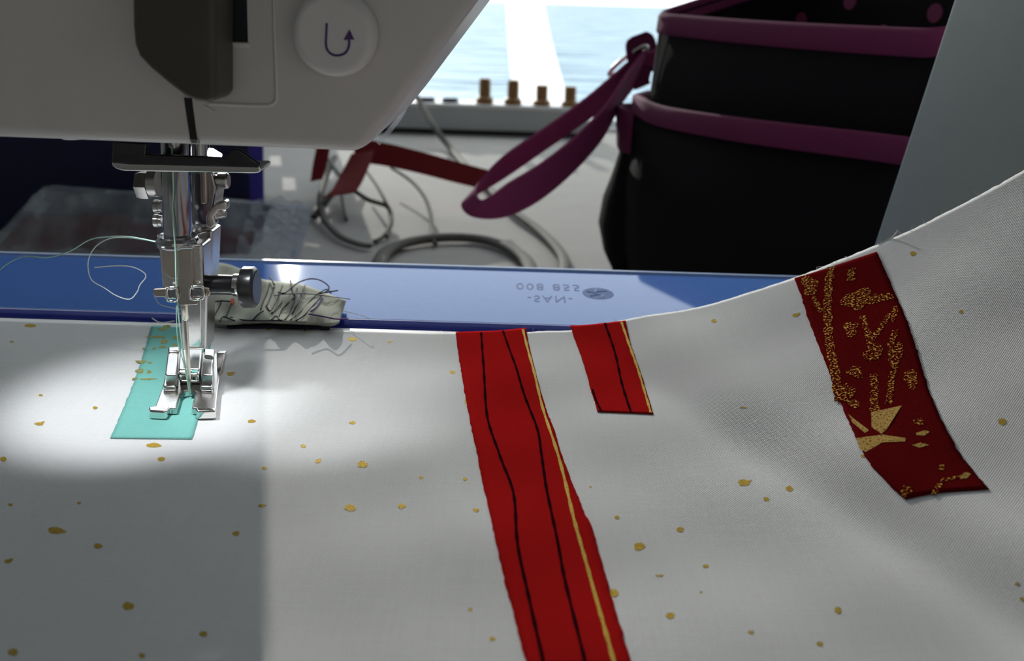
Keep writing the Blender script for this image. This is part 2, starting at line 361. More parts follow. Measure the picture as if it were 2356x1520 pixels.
fab = thing('quilt_fabric', 'white cotton quilt fabric with gold specks and raw-edge colour strips under the presser foot', 'fabric', (60, -40, 0))
aa = np.linspace(-140, 330, 300); bb = np.linspace(-150, EDGE, 130)
A, B = np.meshgrid(aa, bb)
Bj = B.copy(); Bj[-1] += rng.normal(0, .12, len(aa)); V = surf(A, Bj).reshape(-1, 3)
na = len(aa); F = [[j * na + i, j * na + i + 1, (j + 1) * na + i + 1, (j + 1) * na + i] for j in range(len(bb) - 1) for i in range(na - 1)]
mesh('cloth_panel', V, F, M['cloth'], fab, uv=np.stack([A.ravel(), B.ravel()], -1), smooth=True, solid=.22)
def strip_mesh(name, L, R, m, parent, lift, nu=10, nvv=60, jag=0.0, solid=.10):
    """piece of cloth between two edges given in cloth mm"""
    def resamp(P, n):
        P = np.array(spline([np.asarray(p) for p in P], 10)); d = np.r_[0, np.cumsum(np.linalg.norm(np.diff(P, axis=0), axis=1))]
        t_ = np.linspace(0, d[-1], n); return np.stack([np.interp(t_, d, P[:, 0]), np.interp(t_, d, P[:, 1])], -1)
    Lr, Rr = resamp(L, nvv), resamp(R, nvv); uvs = []
    if jag:
        Lr = Lr + rng.normal(0, jag, Lr.shape); Rr = Rr + rng.normal(0, jag, Rr.shape)
    for i in range(nvv):
        for j in range(nu + 1): uvs.append(Lr[i] + (Rr[i] - Lr[i]) * j / nu)
    uvs = np.array(uvs); V = surf(uvs[:, 0], uvs[:, 1], lift)
    F = [[i * (nu + 1) + j, i * (nu + 1) + j + 1, (i + 1) * (nu + 1) + j + 1, (i + 1) * (nu + 1) + j] for i in range(nvv - 1) for j in range(nu)]
    o = mesh(name, V, [f[::-1] for f in F], m, parent, uv=uvs, smooth=True, solid=solid)
    return o
def cl(pts): return cloth([p[0] for p in pts], [p[1] for p in pts])
def line_on(name, pts, wmm, m, parent, lift, nvv=60, pix=True):
    P = cl(pts) if pix else np.asarray(pts); P = np.array(spline(list(P), 10)); T = np.gradient(P, axis=0); T /= np.linalg.norm(T, axis=1, keepdims=True) + 1e-9
    Nn = np.stack([-T[:, 1], T[:, 0]], -1)
    wv = wmm / 2 * (1 + .25 * np.sin(np.arange(len(P)) * 1.7))[:, None]
    return strip_mesh(name, P - Nn * wv, P + Nn * wv, m, parent, lift, nu=2, nvv=nvv, jag=.0, solid=0)
def blob(name, px, py, wpx, hpx, m, parent, lift, n=16, irr=.16, tail=None, rot=0.0):
    ph = rng.uniform(0, 6.28, 3); out = []
    for i in range(n):
        a = 2 * math.pi * i / n; r = 1 + irr * (math.sin(2 * a + ph[0]) * .5 + math.sin(3 * a + ph[1]) * .5 + math.sin(5 * a + ph[2]) * .4)
        x = math.cos(a) * wpx / 2 * r; y = math.sin(a) * hpx / 2 * r
        if tail and math.cos(a - math.atan2(tail[1], tail[0])) > .93: x += tail[0]; y += tail[1]
        c, s_ = math.cos(rot), math.sin(rot); out.append((px + x * c - y * s_, py + x * s_ + y * c))
    c0 = cl([(px, py)])[0]
    # outline from the local scale of the cloth at its centre
    p0 = proj(surf0(*c0)); J = np.stack([(proj(surf0(c0[0] + .1, c0[1])) - p0) / .1, (proj(surf0(c0[0], c0[1] + .1)) - p0) / .1], -1); Ji = np.linalg.inv(J)
    P = np.array([c0] + [c0 + Ji @ (np.array(o) - (px, py)) for o in out])
    V = surf(P[:, 0], P[:, 1], lift)
    return mesh(name, V, [[0, 1 + i, 1 + (i + 1) % n][::-1] for i in range(n)], m, parent, uv=P, smooth=True)
ML = .24  # lift of the strips above the cloth
# long bright red strip
s1 = strip_mesh('fabric_strip', cl([(1048, 765), (1060, 850), (1072, 920), (1100, 1060), (1150, 1290), (1178, 1400), (1212, 1535)]),
                cl([(1210, 755), (1228, 840), (1245, 905), (1275, 990), (1290, 1040), (1340, 1170), (1362, 1215), (1400, 1350), (1455, 1535)]), M['red'], fab, ML, 14, 110, .07)
lab(s1, 'long bright red strip with two dark lines and a gold line')
line_on('dark_line', [(1107, 766), (1113, 850), (1121, 960), (1150, 1050), (1181, 1135), (1190, 1250), (1215, 1370), (1252, 1533)], .62, M['ink'], s1, ML + .06)
line_on('dark_line', [(1157, 762), (1185, 840), (1203, 900), (1235, 985), (1246, 1050), (1258, 1130), (1283, 1250), (1300, 1340), (1348, 1533)], .62, M['ink'], s1, ML + .06)
line_on('gold_line', [(1203, 759), (1224, 840), (1250, 945), (1290, 1070), (1320, 1195), (1348, 1295), (1380, 1410), (1414, 1533)], .65, M['gold'], s1, ML + .06)
# short red strip
s2 = strip_mesh('fabric_strip', cl([(1312, 750), (1340, 830), (1360, 900), (1375, 948)]), cl([(1440, 738), (1452, 795), (1478, 870), (1503, 954)]), M['red'], fab, ML, 12, 50, .06)
lab(s2, 'short bright red strip with a dark line and a gold edge line')
line_on('dark_line', [(1392, 744), (1415, 812), (1431, 885), (1452, 951)], .62, M['ink'], s2, ML + .06, 40)
line_on('dark_line', [(1363, 897), (1371, 922), (1384, 949)], .55, M['ink'], s2, ML + .06, 20)
line_on('gold_line', [(1430, 741), (1450, 800), (1473, 868), (1497, 951)], .6, M['gold'], s2, ML + .06, 40)
# dark red strip with gold print
s3 = strip_mesh('fabric_strip', cl([(1828, 641), (1862, 740), (1905, 850), (1945, 955), (1990, 1050), (2040, 1110), (2082, 1150)]),
                cl([(2018, 581), (2062, 680), (2105, 790), (2150, 930), (2200, 1030), (2240, 1085), (2276, 1126)]), M['dkred'], fab, ML, 16, 80, .09)
lab(s3, 'dark red strip with worn gold flower print on the lifted edge')
GL = ML + .06
for P, wd in (([(1912, 615), (1905, 680), (1905, 740), (1910, 800), (1922, 860), (1930, 925)], 2.2), ([(1960, 618), (1958, 648)], 2.0),
              ([(1985, 728), (2000, 780), (2008, 830)], 1.6), ([(2050, 722), (2030, 750), (2005, 785)], 1.5), ([(2062, 760), (2050, 800), (2058, 850)], 1.6),
              ([(2010, 862), (2012, 910), (2012, 960)], 1.8), ([(2055, 855), (2050, 890), (2045, 930)], 1.5), ([(1870, 685), (1892, 720)], 1.4)):
    line_on('gold_stem', P, wd, M['goldred'], s3, GL, 24)
for x, y, a_, b_, rt in ((1863, 657, 40, 42, 0), (1972, 690, 66, 46, -.1), (2022, 688, 62, 22, -.3), (1958, 757, 36, 32, .2), (2010, 812, 44, 34, -.4), (2062, 818, 32, 60, .1), (1968, 857, 34, 30, 0),
                         (1950, 905, 36, 36, .1), (1965, 930, 26, 22, 0), (2058, 722, 16, 36, .1), (2096, 872, 36, 42, -.3), (2086, 1130, 26, 26, -.3), (2165, 1078, 18, 14, 0), (2115, 972, 24, 16, 0)):
    blob('gold_flower', x, y, a_, b_, M['goldred'], s3, GL, 18, .3, rot=rt)
for P in ([(2005, 950), (2075, 935), (2040, 990), (2028, 1000), (2005, 985)], [(1952, 955), (1968, 968), (2000, 992), (1990, 998), (1962, 975)], [(1970, 1010), (2030, 1002), (2085, 1010), (2082, 1018), (2030, 1020), (1992, 1042), (1978, 1035)],
          [(2108, 998), (2128, 992), (2140, 995), (2128, 1004), (2108, 1003)], [(2098, 1026), (2118, 1020), (2138, 1026), (2115, 1032)], [(2205, 1098), (2222, 1088), (2234, 1092), (2225, 1102), (2210, 1104)]):
    c_ = cl(P); ce = c_.mean(0); Q = np.vstack([[ce], c_]); mesh('gold_leaf', surf(Q[:, 0], Q[:, 1], GL), [[0, 1 + (i + 1) % len(P), 1 + i][::-1] for i in range(len(P))], M['goldsolid'], s3, uv=Q)
line_on('gold_stem', [(2148, 1140), (2160, 1118), (2175, 1105), (2205, 1100)], .9, M['goldred'], s3, GL, 20)
# mint strip under the foot
s4 = strip_mesh('fabric_strip', cl([(349, 751), (322, 840), (290, 925), (254, 1009)]), cl([(488, 756), (478, 850), (462, 940), (443, 1011)]), M['mint'], fab, ML, 14, 70, .05)
lab(s4, 'mint green strip with gold flecks under the presser foot')
for x, y, a_, b_ in ((385, 752, 16, 6), (376, 758, 20, 8), (360, 777, 50, 4), (378, 787, 20, 9), (405, 778, 14, 8), (402, 797, 12, 7), (355, 803, 9, 5), (375, 800, 20, 5), (332, 803, 8, 4), (325, 834, 22, 8), (345, 836, 12, 4), (322, 855, 16, 12), (343, 857, 12, 7), (310, 873, 14, 4), (340, 874, 40, 4), (484, 768, 9, 8), (480, 795, 5, 10)):
    blob('gold_fleck', x, y, a_, b_, M['goldmint'], s4, GL, 12, .35)
# printed gold specks
for q in ((70, 749, 26, 8), (27, 786, 9, 4), (94, 909, 9, 5), (219, 938, 11, 7), (90, 975, 20, 8, (4, -3)), (8, 1056, 16, 11), (24, 1161, 12, 7), (182, 1157, 9, 6), (128, 1220, 36, 16, (6, 2)), (226, 1256, 20, 12), (19, 1291, 17, 10, (4, -3)),
          (295, 1394, 28, 18), (468, 1458, 18, 12), (30, 1500, 24, 15), (327, 1508, 15, 12), (352, 1024, 30, 11, (6, 1)), (371, 1056, 18, 10), (579, 969, 18, 8), (530, 860, 16, 8, (3, -2)), (608, 1077, 12, 7), (603, 1163, 19, 7), (543, 1227, 17, 11),
          (698, 1026, 13, 7), (731, 1061, 12, 9, (3, -3)), (811, 780, 21, 9), (896, 786, 10, 4, (3, -1)), (811, 972, 15, 7), (834, 1068, 25, 15), (806, 1168, 27, 15), (924, 1164, 19, 11), (969, 1098, 10, 7), (1070, 1102, 10, 7), (1095, 1173, 14, 9),
          (1041, 856, 14, 7), (1082, 1402, 10, 7), (1133, 1469, 14, 9), (1643, 738, 12, 9), (1830, 725, 14, 8, (5, -3)), (2101, 583, 15, 10), (2211, 717, 9, 9), (1709, 937, 14, 3, (5, 0)), (1711, 1110, 27, 15, (7, -3)), (1816, 1124, 17, 13), (1763, 1148, 14, 9),
          (1419, 1190, 13, 8), (1565, 1218, 17, 12), (1471, 1257, 25, 19), (1624, 1302, 13, 9), (1516, 1324, 16, 5, (5, -2)), (1613, 1362, 6, 5), (1542, 1416, 20, 15), (1728, 1454, 13, 8), (1886, 1481, 15, 10), (1928, 1404, 16, 16), (2306, 970, 18, 17), (2340, 1343, 13, 6), (2352, 1378, 11, 8), (1987, 1049, 14, 6), (1412, 1364, 24, 18),
          (1072, 923, 6, 10), (618, 757, 14, 4), (702, 760, 8, 4), (1358, 1120, 5, 4)):
    tl_ = q[4] if len(q) > 4 else None
    blob('gold_speck', q[0], q[1], q[2], q[3], M['gold'], fab, .05 if q[0] != 1412 else .05, 14, .12, tl_)
# frayed threads along the raw edge
for i in range(26):
    a0 = rng.uniform(150, 245) if i < 16 else rng.uniform(60, 150); p0 = surf(a0, EDGE); L_ = rng.uniform(.8, 2.6)
    dr = np.array([rng.normal(0, .7), rng.uniform(-.2, .4), rng.uniform(.1, .8)]); p1 = p0 + dr * L_ * .6; p2 = p1 + np.array([rng.normal(0, .8), 0, rng.uniform(-.2, .6)]) * L_ * .6
    tube('frayed_fibre', [p0, p1, p2], .035, M['wthread'], fab, n=4, sm=4)
e0 = cl([(2030, 575)])[0]; p0 = surf(e0[0], EDGE); tube('frayed_thread', [p0, p0 + (3.5, 0, 2), p0 + (5.2, 0, 4.4)], .16, M['wthread'], fab, n=5)

# ------------------------------------------------------------------ sewing machine
mc = thing('sewing_machine', 'white sewing machine with dark thread cover, round reverse button and lit needle area', 'sewing machine', (0, 20, DZ))
FY = -25.0
zb = aty(400, 331, FY)[2]
pts = [aty(-420, 305, FY), aty(0, 318, FY), aty(810, 350, FY), aty(838, 345, FY), aty(905, 262, FY), aty(1100, 0, FY)]
xr = pts[-1]
pts = pts + [np.array([xr[0] + 22, FY, xr[2] + 24]), np.array([130, FY, 131]), np.array([170, FY, 136]), np.array([400, FY, 138]), np.array([400, FY, 215]), np.array([pts[0][0], FY, 215])]
extr('head_and_arm', pts, (0, 72, 0), M['white'], mc, bevel=2.6, seg=5)
# the pillar on the right
pl = [aty(2196, 0, 136), aty(2010, 570, 136)]
dx = (pl[0] - pl[1]) / (pl[0][2] - pl[1][2])
p_top = pl[0] + dx * (140 - pl[0][2]); p_bot = pl[1] + dx * (-80 - pl[1][2])
extr('pillar', [p_bot, p_top, np.array([400, 136, 140]), np.array([400, 136, -80])], (30, 44, 0), M['pillar'], mc, bevel=1.2)
box('arm_housing', 250, 400, 47.5, 180, 139, 214, M['white'], mc, bevel=4)
box('machine_base', 215, 400, -60, 180, DZ, -81, M['white'], mc, bevel=3)
box('free_arm', -190, 214, -58, 57.5, -62, -.55, M['white'], mc, bevel=3)
box('arm_foot', -150, 214, -50, 50, DZ, -62.5, M['white'], mc, bevel=3)
# dark cover
plate('thread_cover', [(300, -120), (303, 60), (307, 102), (318, 130), (345, 158), (385, 192), (425, 222), (450, 233), (475, 236), (490, 233), (497, 216), (496, 100), (496, -120)], -37, 12.2, M['brown'], mc, bevel=2.6, seg=4)
# screen recess beside the cover
scr = plate('display', [(500, -120), (565, -120), (570, 97), (500, 95)], FY - .25, 1, M['screen'], mc)
plate('display_ledge', [(500, 96), (570, 99), (573, 106), (571, 110), (500, 107)], FY - 1.0, 2, M['white2'], mc, bevel=.5)
tube('panel_ridge', [aty(*q, FY - .05) for q in ((627, -120), (630, 0), (634, 130), (637, 215), (634, 233), (620, 242), (600, 243), (540, 241), (480, 238))], .38, M['white2'], mc, n=8, sm=5)
tube('panel_ridge', [aty(*q, FY - .05) for q in ((470, 243), (482, 251), (494, 259))], .28, M['white2'], mc, n=6, sm=4)
plate('thread_slot', [(423, 225), (441, 225), (454, 326), (438, 325)], FY - .15, 1, M['black'], mc)
plate('slot_end', [(438, 319), (455, 320), (457, 331), (439, 330)], FY - .3, 4, M['steel'], mc, bevel=.2)
# reverse button
bc = aty(777, 76, FY); br = 8.3
btn = rod('reverse_button', bc + (0, 1, 0), bc + (0, -5.2, 0), [(0, br), (.55, br), (.75, br * .985), (.88, br * .94), (.96, br * .87), (1, br * .78)], M['white2'], mc, n=48)
for md in list(btn.modifiers): btn.modifiers.remove(md)
for pp in btn.data.polygons: pp.use_smooth = len(pp.vertices) == 4
BY = bc[1] - 5.2 - .05
def flatline(name, px, wpx, m, par):
    P = [aty(x, y, BY) for x, y in px]; return tube(name, P, wpx / 20.0, m, par, n=8, sm=6, flat=1.0)
flatline('arrow_line', [(752, 53), (751, 75), (750, 100), (754, 116), (766, 126), (782, 127), (796, 120), (803, 105), (803, 90)], 4.6, M['purple'], btn)
plate('arrow_head', [(804, 68), (815, 91), (790, 92)], BY - .1, .3, M['purple'], btn)
# chrome threader bracket
plate('thread_guide', [(259, 325), (338, 330), (335, 354), (362, 356), (470, 360), (520, 363), (530, 346), (540, 342), (552, 344), (599, 379), (599, 386), (256, 378)], -8, 1.3, M['darkmirror'], mc, bevel=.35)
plate('guide_lip', [(256, 373), (300, 377), (598, 384), (601, 390), (596, 397), (585, 399), (285, 393), (268, 389), (258, 382)], -11.5, 9, M['chrome'], mc, bevel=.5, seg=3)
# needle bar and presser bar
nb0, nb1 = aty(403, 262, 0), aty(410, 549, 0)
rod('needle_bar', nb0, nb1, [(0, 3.45), (.9, 3.45), (.93, 3.3), (1, 3.3)], M['steel'], mc, n=40)
PB0, PB1 = aty(455, 262, 13), aty(462, 530, 13)
rod('presser_bar', PB0, PB1, [(0, 2.6), (1, 2.6)], M['steel'], mc, n=32)
plate('bar_bracket', [(444, 395), (488, 395), (497, 430), (492, 470), (478, 520), (445, 520)], 8, 8, M['steel'], mc, bevel=.5)
plate('bracket_plate', [(459, 395), (474, 395), (476, 468), (462, 470)], 6.4, 1.6, M['bronze'], mc, bevel=.3)
plate('foot_lever', [(472, 503), (478, 487), (496, 468), (519, 461), (522, 470), (521, 484), (503, 484), (492, 498), (497, 515), (485, 526), (474, 522)], 6.0, 3, M['nickel'], mc, bevel=.5)
rod('lever_pin', aty(490, 490, 9), aty(520, 492, 9), [(0, 1.2), (.75, 1.2), (.76, .95), (1, .95)], M['nickel'], mc)
rod('bracket_screw', aty(484, 414, 10), aty(527, 416, 10), [(0, 1.5), (.45, 1.5), (.46, 2.0), (.9, 2.0), (1, 1.6)], M['nickel'], mc)
rod('bar_collar', aty(463, 506, 13), aty(465, 526, 13), [(0, 3.4), (.2, 3.8), (.8, 3.8), (1, 3.5)], M['nickel'], mc)
# screws on the left
rod('nut_washer', aty(366, 421, 5), aty(343, 420, 5), [(0, 3.4), (.85, 3.4), (1, 3.0)], M['nickel'], mc)
rod('hex_nut', aty(345, 425, 5), aty(318, 424, 5), [(0, 3.6), (.6, 3.6), (1, 3.3)], M['nickel'], mc, n=6)
for y in (475, 508): rod('side_screw', aty(374, y, 4), aty(354, y - 1, 4), [(0, 1.4), (.4, 1.4), (.42, 1.6), (.9, 1.6), (1, 1.2)], M['nickel'], mc)
# needle clamp
rod('clamp_collar', aty(408, 541, 0), aty(410, 566, 0), [(0, 4.6), (.3, 5.1), (.8, 5.1), (1, 4.8)], M['steel'], mc, n=36)
plate('clamp_block', [(363, 562), (466, 562), (468, 640), (468, 690), (376, 690), (370, 640)], -3.6, 7.2, M['nickel'], mc, bevel=.8)
plate('clamp_face', [(373, 574), (441, 574), (444, 640), (446, 692), (456, 694), (455, 701), (411, 703), (407, 692), (408, 642), (392, 640), (378, 628), (374, 610)], -4.6, 1.1, M['bronze'], mc, bevel=.2)
plate('clamp_edge', [(370, 568), (443, 567), (443, 573), (371, 574)], -4.9, 1.5, M['chrome'], mc, bevel=.2)
plate('thread_tab', [(352, 665), (384, 663), (384, 684), (358, 684), (350, 676)], -4.4, .9, M['bronze'], mc, bevel=.3)
plate('thread_tab', [(466, 661), (480, 663), (485, 672), (480, 682), (466, 684)], -4.4, .9, M['bronze'], mc, bevel=.3)
for q in (((384, 661), (408, 661), (408, 692), (384, 692)), ((437, 659), (468, 659), (468, 688), (437, 688))):
    P = [aty(*k, -5.2) for k in q]; cq = sum(P) / 4
    loop = []
    for k in range(4):
        a_, b_ = P[k], P[(k + 1) % 4]; loop += [a_ + (b_ - a_) * .2, a_ + (b_ - a_) * .8]
    tube('thread_hook', loop + [loop[0]], .32, M['chrome'], mc, n=8, sm=4)
    plate('hook_tongue', [(q[0][0] + 4, q[0][1] + 5), (q[1][0] - 2, q[0][1] + 5), (q[1][0] - 2, q[2][1] - 6), (q[0][0] + 4, q[2][1] - 6)], -4.9, .7, M['steel'], mc, bevel=.2)
# clamp screw and knob
rod('clamp_screw', aty(462, 654, 0), aty(549, 656, 0), [(0, 2.5), (.86, 2.5), (.88, 2.75), (.97, 2.75), (1, 2.2)], M['black'], mc, n=28)
rod('screw_collar', aty(540, 655, 0), aty(562, 656, 0), [(0, 2.75), (.5, 2.75), (.52, 1.3), (1, 1.3)], M['nickel'], mc)
rod('screw_knob', aty(558, 660, 0), aty(592, 661, 0), [(0, 4.8), (.06, 5.1), (.8, 5.1), (.92, 4.8), (1, 4.1)], M['black'], mc, n=10)
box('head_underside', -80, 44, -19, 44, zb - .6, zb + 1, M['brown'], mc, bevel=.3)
# small clear lamp under the head
lx, ly = -14.0, -17.0
rod('led_lamp', (lx, ly, zb + 1.0), (lx, ly, zb - .75), [(0, 3), (.7, 3), (1, 2.2)], M['frame'], mc)
ld = bpy.data.lights.new('needle_lamp', 'SPOT'); lo = bpy.data.objects.new('needle_lamp_light', ld); COL.objects.link(lo)
lo.location = (lx * S, ly * S, (zb - 1.6) * S); ld.energy = 9.5; ld.spot_size = math.radians(72); ld.spot_blend = .7; ld.shadow_soft_size = .035; ld.color = (.93, .96, 1.0)
lo.rotation_euler = (Vector((-9, -5, 0)) - Vector((lx, ly, zb))).to_track_quat('-Z', 'Y').to_euler()

l2 = lo.copy(); l2.data = ld.copy(); COL.objects.link(l2); l2.data.energy = 4.0; l2.location = (26 * S, -17 * S, (zb - 1.6) * S)
l2.rotation_euler = Vector((6, 14, -66)).to_track_quat('-Z', 'Y').to_euler()
rod('led_lamp', (26, -17, zb + 1.0), (26, -17, zb - .75), [(0, 3), (.7, 3), (1, 2.2)], M['frame'], mc)

led = mat('led_lens', (.9, .95, 1), .3); led.node_tree.nodes['Principled BSDF'].inputs['Emission Color'].default_value = (.95, .97, 1, 1); led.node_tree.nodes['Principled BSDF'].inputs['Emission Strength'].default_value = 5
q0 = aty(478, 354, 14); rod('led_lens', q0 + (-2.2, 0, .3), q0 + (3.4, 0, -.3), [(0, .9), (.2, 1.5), (.6, 1.5), (1, .5)], led, mc, n=16)
# needle
nd = thing('needle', 'steel sewing machine needle going down between the presser foot toes', 'needle', (0, 0, 0))
n0, n1 = aty(424, 690, -3.6), aty(438, 912, -4.0)
rod('needle_shank', n0, n0 + (n1 - n0) * .2, [(0, .85), (.93, .85), (1, .6)], M['needle'], nd, n=16)
rod('needle_blade', n0 + (n1 - n0) * .19, n1, [(0, .55), (.75, .5), (.92, .42), (1, .05)], M['needle'], nd, n=12)

# presser foot
pf = thing('presser_foot', 'shiny metal open-toe presser foot resting on the mint strip', 'presser foot', (2, 2, 0))
ZT = 2.5
slab('sole', [(378, 868), (372, 893), (357, 933), (341, 935), (343, 939), (373, 940), (384, 945), (390, 937), (406, 937), (415, 906), (424, 898), (440, 896), (449, 903), (444, 922), (441, 937), (452, 938), (452, 941), (497, 940), (501, 900), (505, 870), (500, 812), (386, 806)], ZT, .55, M['nickel'], pf, bevel=.45, seg=3)
slab('toe_tip', [(341, 934), (374, 935), (386, 941), (380, 946), (343, 944)], ZT + .3, .5, M['chrome'], pf, bevel=.5)
slab('toe_tip', [(449, 937), (484, 937), (496, 936), (496, 944), (452, 945)], ZT + .3, .5, M['chrome'], pf, bevel=.5)
slab('side_rail', [(386, 806), (411, 804), (407, 860), (379, 860)], 6.2, ZT, M['nickel'], pf, bevel=.5)
slab('side_rail', [(466, 806), (492, 808), (490, 862), (461, 860)], 6.2, ZT, M['nickel'], pf, bevel=.5)
slab('front_step', [(377, 872), (406, 872), (405, 888), (374, 888)], 3.9, ZT, M['chrome'], pf, bevel=.5)
slab('front_step', [(461, 873), (490, 874), (488, 889), (459, 888)], 3.9, ZT, M['chrome'], pf, bevel=.5)
slab('centre_block', [(414, 800), (465, 801), (460, 848), (410, 847)], 6.8, ZT, M['nickel'], pf, bevel=.5)
slab('cross_bar', [(409, 849), (460, 850), (459, 856), (457, 859), (412, 858), (409, 855)], 6.4, 4.0, M['chrome'], pf, bevel=.6)
slab('cross_window', [(441, 851), (455, 851), (455, 856), (441, 856)], 6.45, 6.0, M['mint'], pf)
slab('rear_pad', [(386, 797), (412, 795), (412, 806), (386, 808)], 6.8, 5.5, M['nickel'], pf, bevel=.6)
slab('rear_pad', [(468, 800), (494, 802), (492, 820), (469, 817)], 6.8, 5.5, M['chrome'], pf, bevel=.6)
plate('side_lever', [(497, 812), (516, 812), (517, 822), (508, 866), (499, 866)], 9, 2.2, M['nickel'], pf, bevel=.4)
plate('shank_front', [(428, 640), (461, 640), (462, 780), (460, 797), (428, 797)], 6.6, .9, M['chrome'], pf, bevel=.2)
plate('shank', [(413, 700), (416, 600), (438, 540), (470, 530), (489, 530), (486, 610), (476, 690), (474, 806), (417, 806)], 7.4, 7.5, M['nickel'], pf, bevel=.7)

# threads
th = tube('needle_thread', [aty(395, 335, -4), aty(398, 400, -4), aty(399, 440, -4), aty(397, 480, -4), aty(401, 540, -5.4), aty(404, 575, -5.6), aty(405, 630, -5.5), aty(406, 655, -5.2), aty(408, 690, -5.0), aty(414, 750, -4.8), aty(424, 830, -4.8), aty(432, 880, -4.7), aty(436, 905, -4.6)], .19, M['mintthread'], n=6)
tag(th, 'mint green thread running down the needle bar into the needle', 'thread')
th = tube('thread_tail', [aty(406, 700, -5), aty(409, 780, -5), aty(426, 850, -5), aty(437, 912, -4.6)], .12, M['mintthread'], n=6); tag(th, 'fine mint thread strand lying along the needle shaft', 'thread')
def YY(l): return [aty(x, y, z) for x, y, z in l]
tag(tube('loose_thread', YY([(-20, 640, 30), (15, 608, 28), (55, 590, 25), (110, 592, 22), (160, 578, 18), (205, 552, 14), (245, 545, 10), (290, 544, 6), (330, 550, 3), (366, 558, 0)]), .17, M['mintthread'], n=6), 'pale thread trailing left from the needle clamp out of frame', 'thread')
tag(tube('loose_thread', YY([(366, 557, 1), (300, 547, 6), (255, 548, 10), (222, 565, 12), (205, 592, 13), (203, 620, 14), (212, 645, 14), (240, 662, 14), (268, 680, 14), (298, 688, 14), (315, 672, 15), (322, 655, 15), (335, 638, 15), (330, 626, 15), (305, 614, 15), (270, 611, 16), (217, 615, 16)]), .15, M['wthread'], n=6), 'white thread curled in a loop left of the needle clamp', 'thread')
tag(tube('thread_bit', [atz(355, 682, 6), atz(368, 700, 4), atz(395, 708, 3), atz(420, 712, 2.6)], .15, M['wthread'], n=6), 'short white thread end behind the needle over the blue table edge', 'thread')
tag(tube('thread_bit', [atz(350, 732, .6), atz(370, 742, .9), atz(402, 738, 1.2)], .2, M['wthread'], n=6), 'white thread curl lying in the gap behind the fabric edge', 'thread')

# ------------------------------------------------------------------ clear blue extension table
et = thing('extension_table', 'translucent blue slide-on plastic sewing table behind the fabric edge', 'table', (0, 95, DZ))
TX0, TX1, TY0, TY1, TZ = -230.0, 212.0, 61.5, 129.0, -.5
box('table_top', TX0, TX1, TY0 + 2.5, TY1, TZ - 4, TZ, M['blue'], et, bevel=.8, seg=3)
rim = atz(1050, 738, 0)
extr('front_rim', [(TX0, TY0 - 1.2, TZ - 4.8), (TX0, TY0 - 1.2, TZ - 1.2), (TX0, TY0 - .4, TZ - .3), (TX0, TY0 + 1.2, TZ + .2), (TX0, TY0 + 2.6, TZ + .05), (TX0, TY0 + 2.6, TZ - 4.8)], (TX1 - TX0, 0, 0), M['bluedeep'], et, bevel=.25)
extr('rear_rim', [(TX0, TY1 - 1.6, TZ - 1), (TX0, TY1 - 1.4, TZ + .7), (TX0, TY1 - .3, TZ + .9), (TX0, TY1 + .8, TZ + .4), (TX0, TY1 + .8, TZ - 30), (TX0, TY1 - 1, TZ - 30)], (TX1 - TX0, 0, 0), M['rimglint'], et, bevel=.25)
for x in (TX0 + 14, TX1 - 14):
    for y in (TY0 + 12, TY1 - 10): rod('leg', (x, y, DZ), (x, y, TZ - 4), [(0, 6), (.05, 5), (1, 5)], M['blue'], et)
def emboss(name, txt, px, py, size, wide=1.0, spacing=1.0):
    cu = bpy.data.curves.new(name, 'FONT'); cu.body = txt; cu.size = size; cu.extrude = .06; cu.align_x = 'LEFT'; cu.space_character = spacing
    ob = bpy.data.objects.new(name, cu); COL.objects.link(ob); bpy.context.view_layer.update()
    me = bpy.data.meshes.new_from_object(ob.evaluated_get(bpy.context.evaluated_depsgraph_get())); bpy.data.objects.remove(ob)
    p_ = atz(px, py, TZ + .02)
    for v_ in me.vertices: v_.co = Vector(((p_[0] + v_.co.x * wide) * S, (p_[1] - v_.co.y) * S, (TZ + .03 + v_.co.z * .6) * S))
    me.flip_normals(); me.name = name
    return link(name, me, M['emb'], et)
lab(emboss('embossed_text', '008 855', 1187, 651, 11.0, .55, 1.2), 'upside-down moulded lettering 008 855')
lab(emboss('embossed_text', '-SAN-', 1212, 679, 10.5, .52, 1.2), 'upside-down moulded lettering SAN')
ce = atz(1376, 675, TZ)
pts_ = [ce + (0, 0, .05)]
for i in range(28):
    a_ = 2 * math.pi * i / 28; pts_.append(ce + (5.6 * math.cos(a_), 7.0 * math.sin(a_), .05))
lg = mesh('embossed_logo', pts_, [[0, 1 + i, 1 + (i + 1) % 28] for i in range(28)], M['emb'], et)
for k in range(5):
    a_ = .6 + k * 1.1; p0 = ce + (4.2 * math.cos(a_), 5.2 * math.sin(a_), .12); p1 = ce + (1.2 * math.cos(a_ + 1.3), 1.6 * math.sin(a_ + 1.3), .12)
    tube('logo_stroke', [p0 - (0, 0, .1), (p0 + p1) / 2 + (.5, .6, -.1), p1 - (0, 0, .1)], .22, M['blue'], lg, n=6, sm=4)

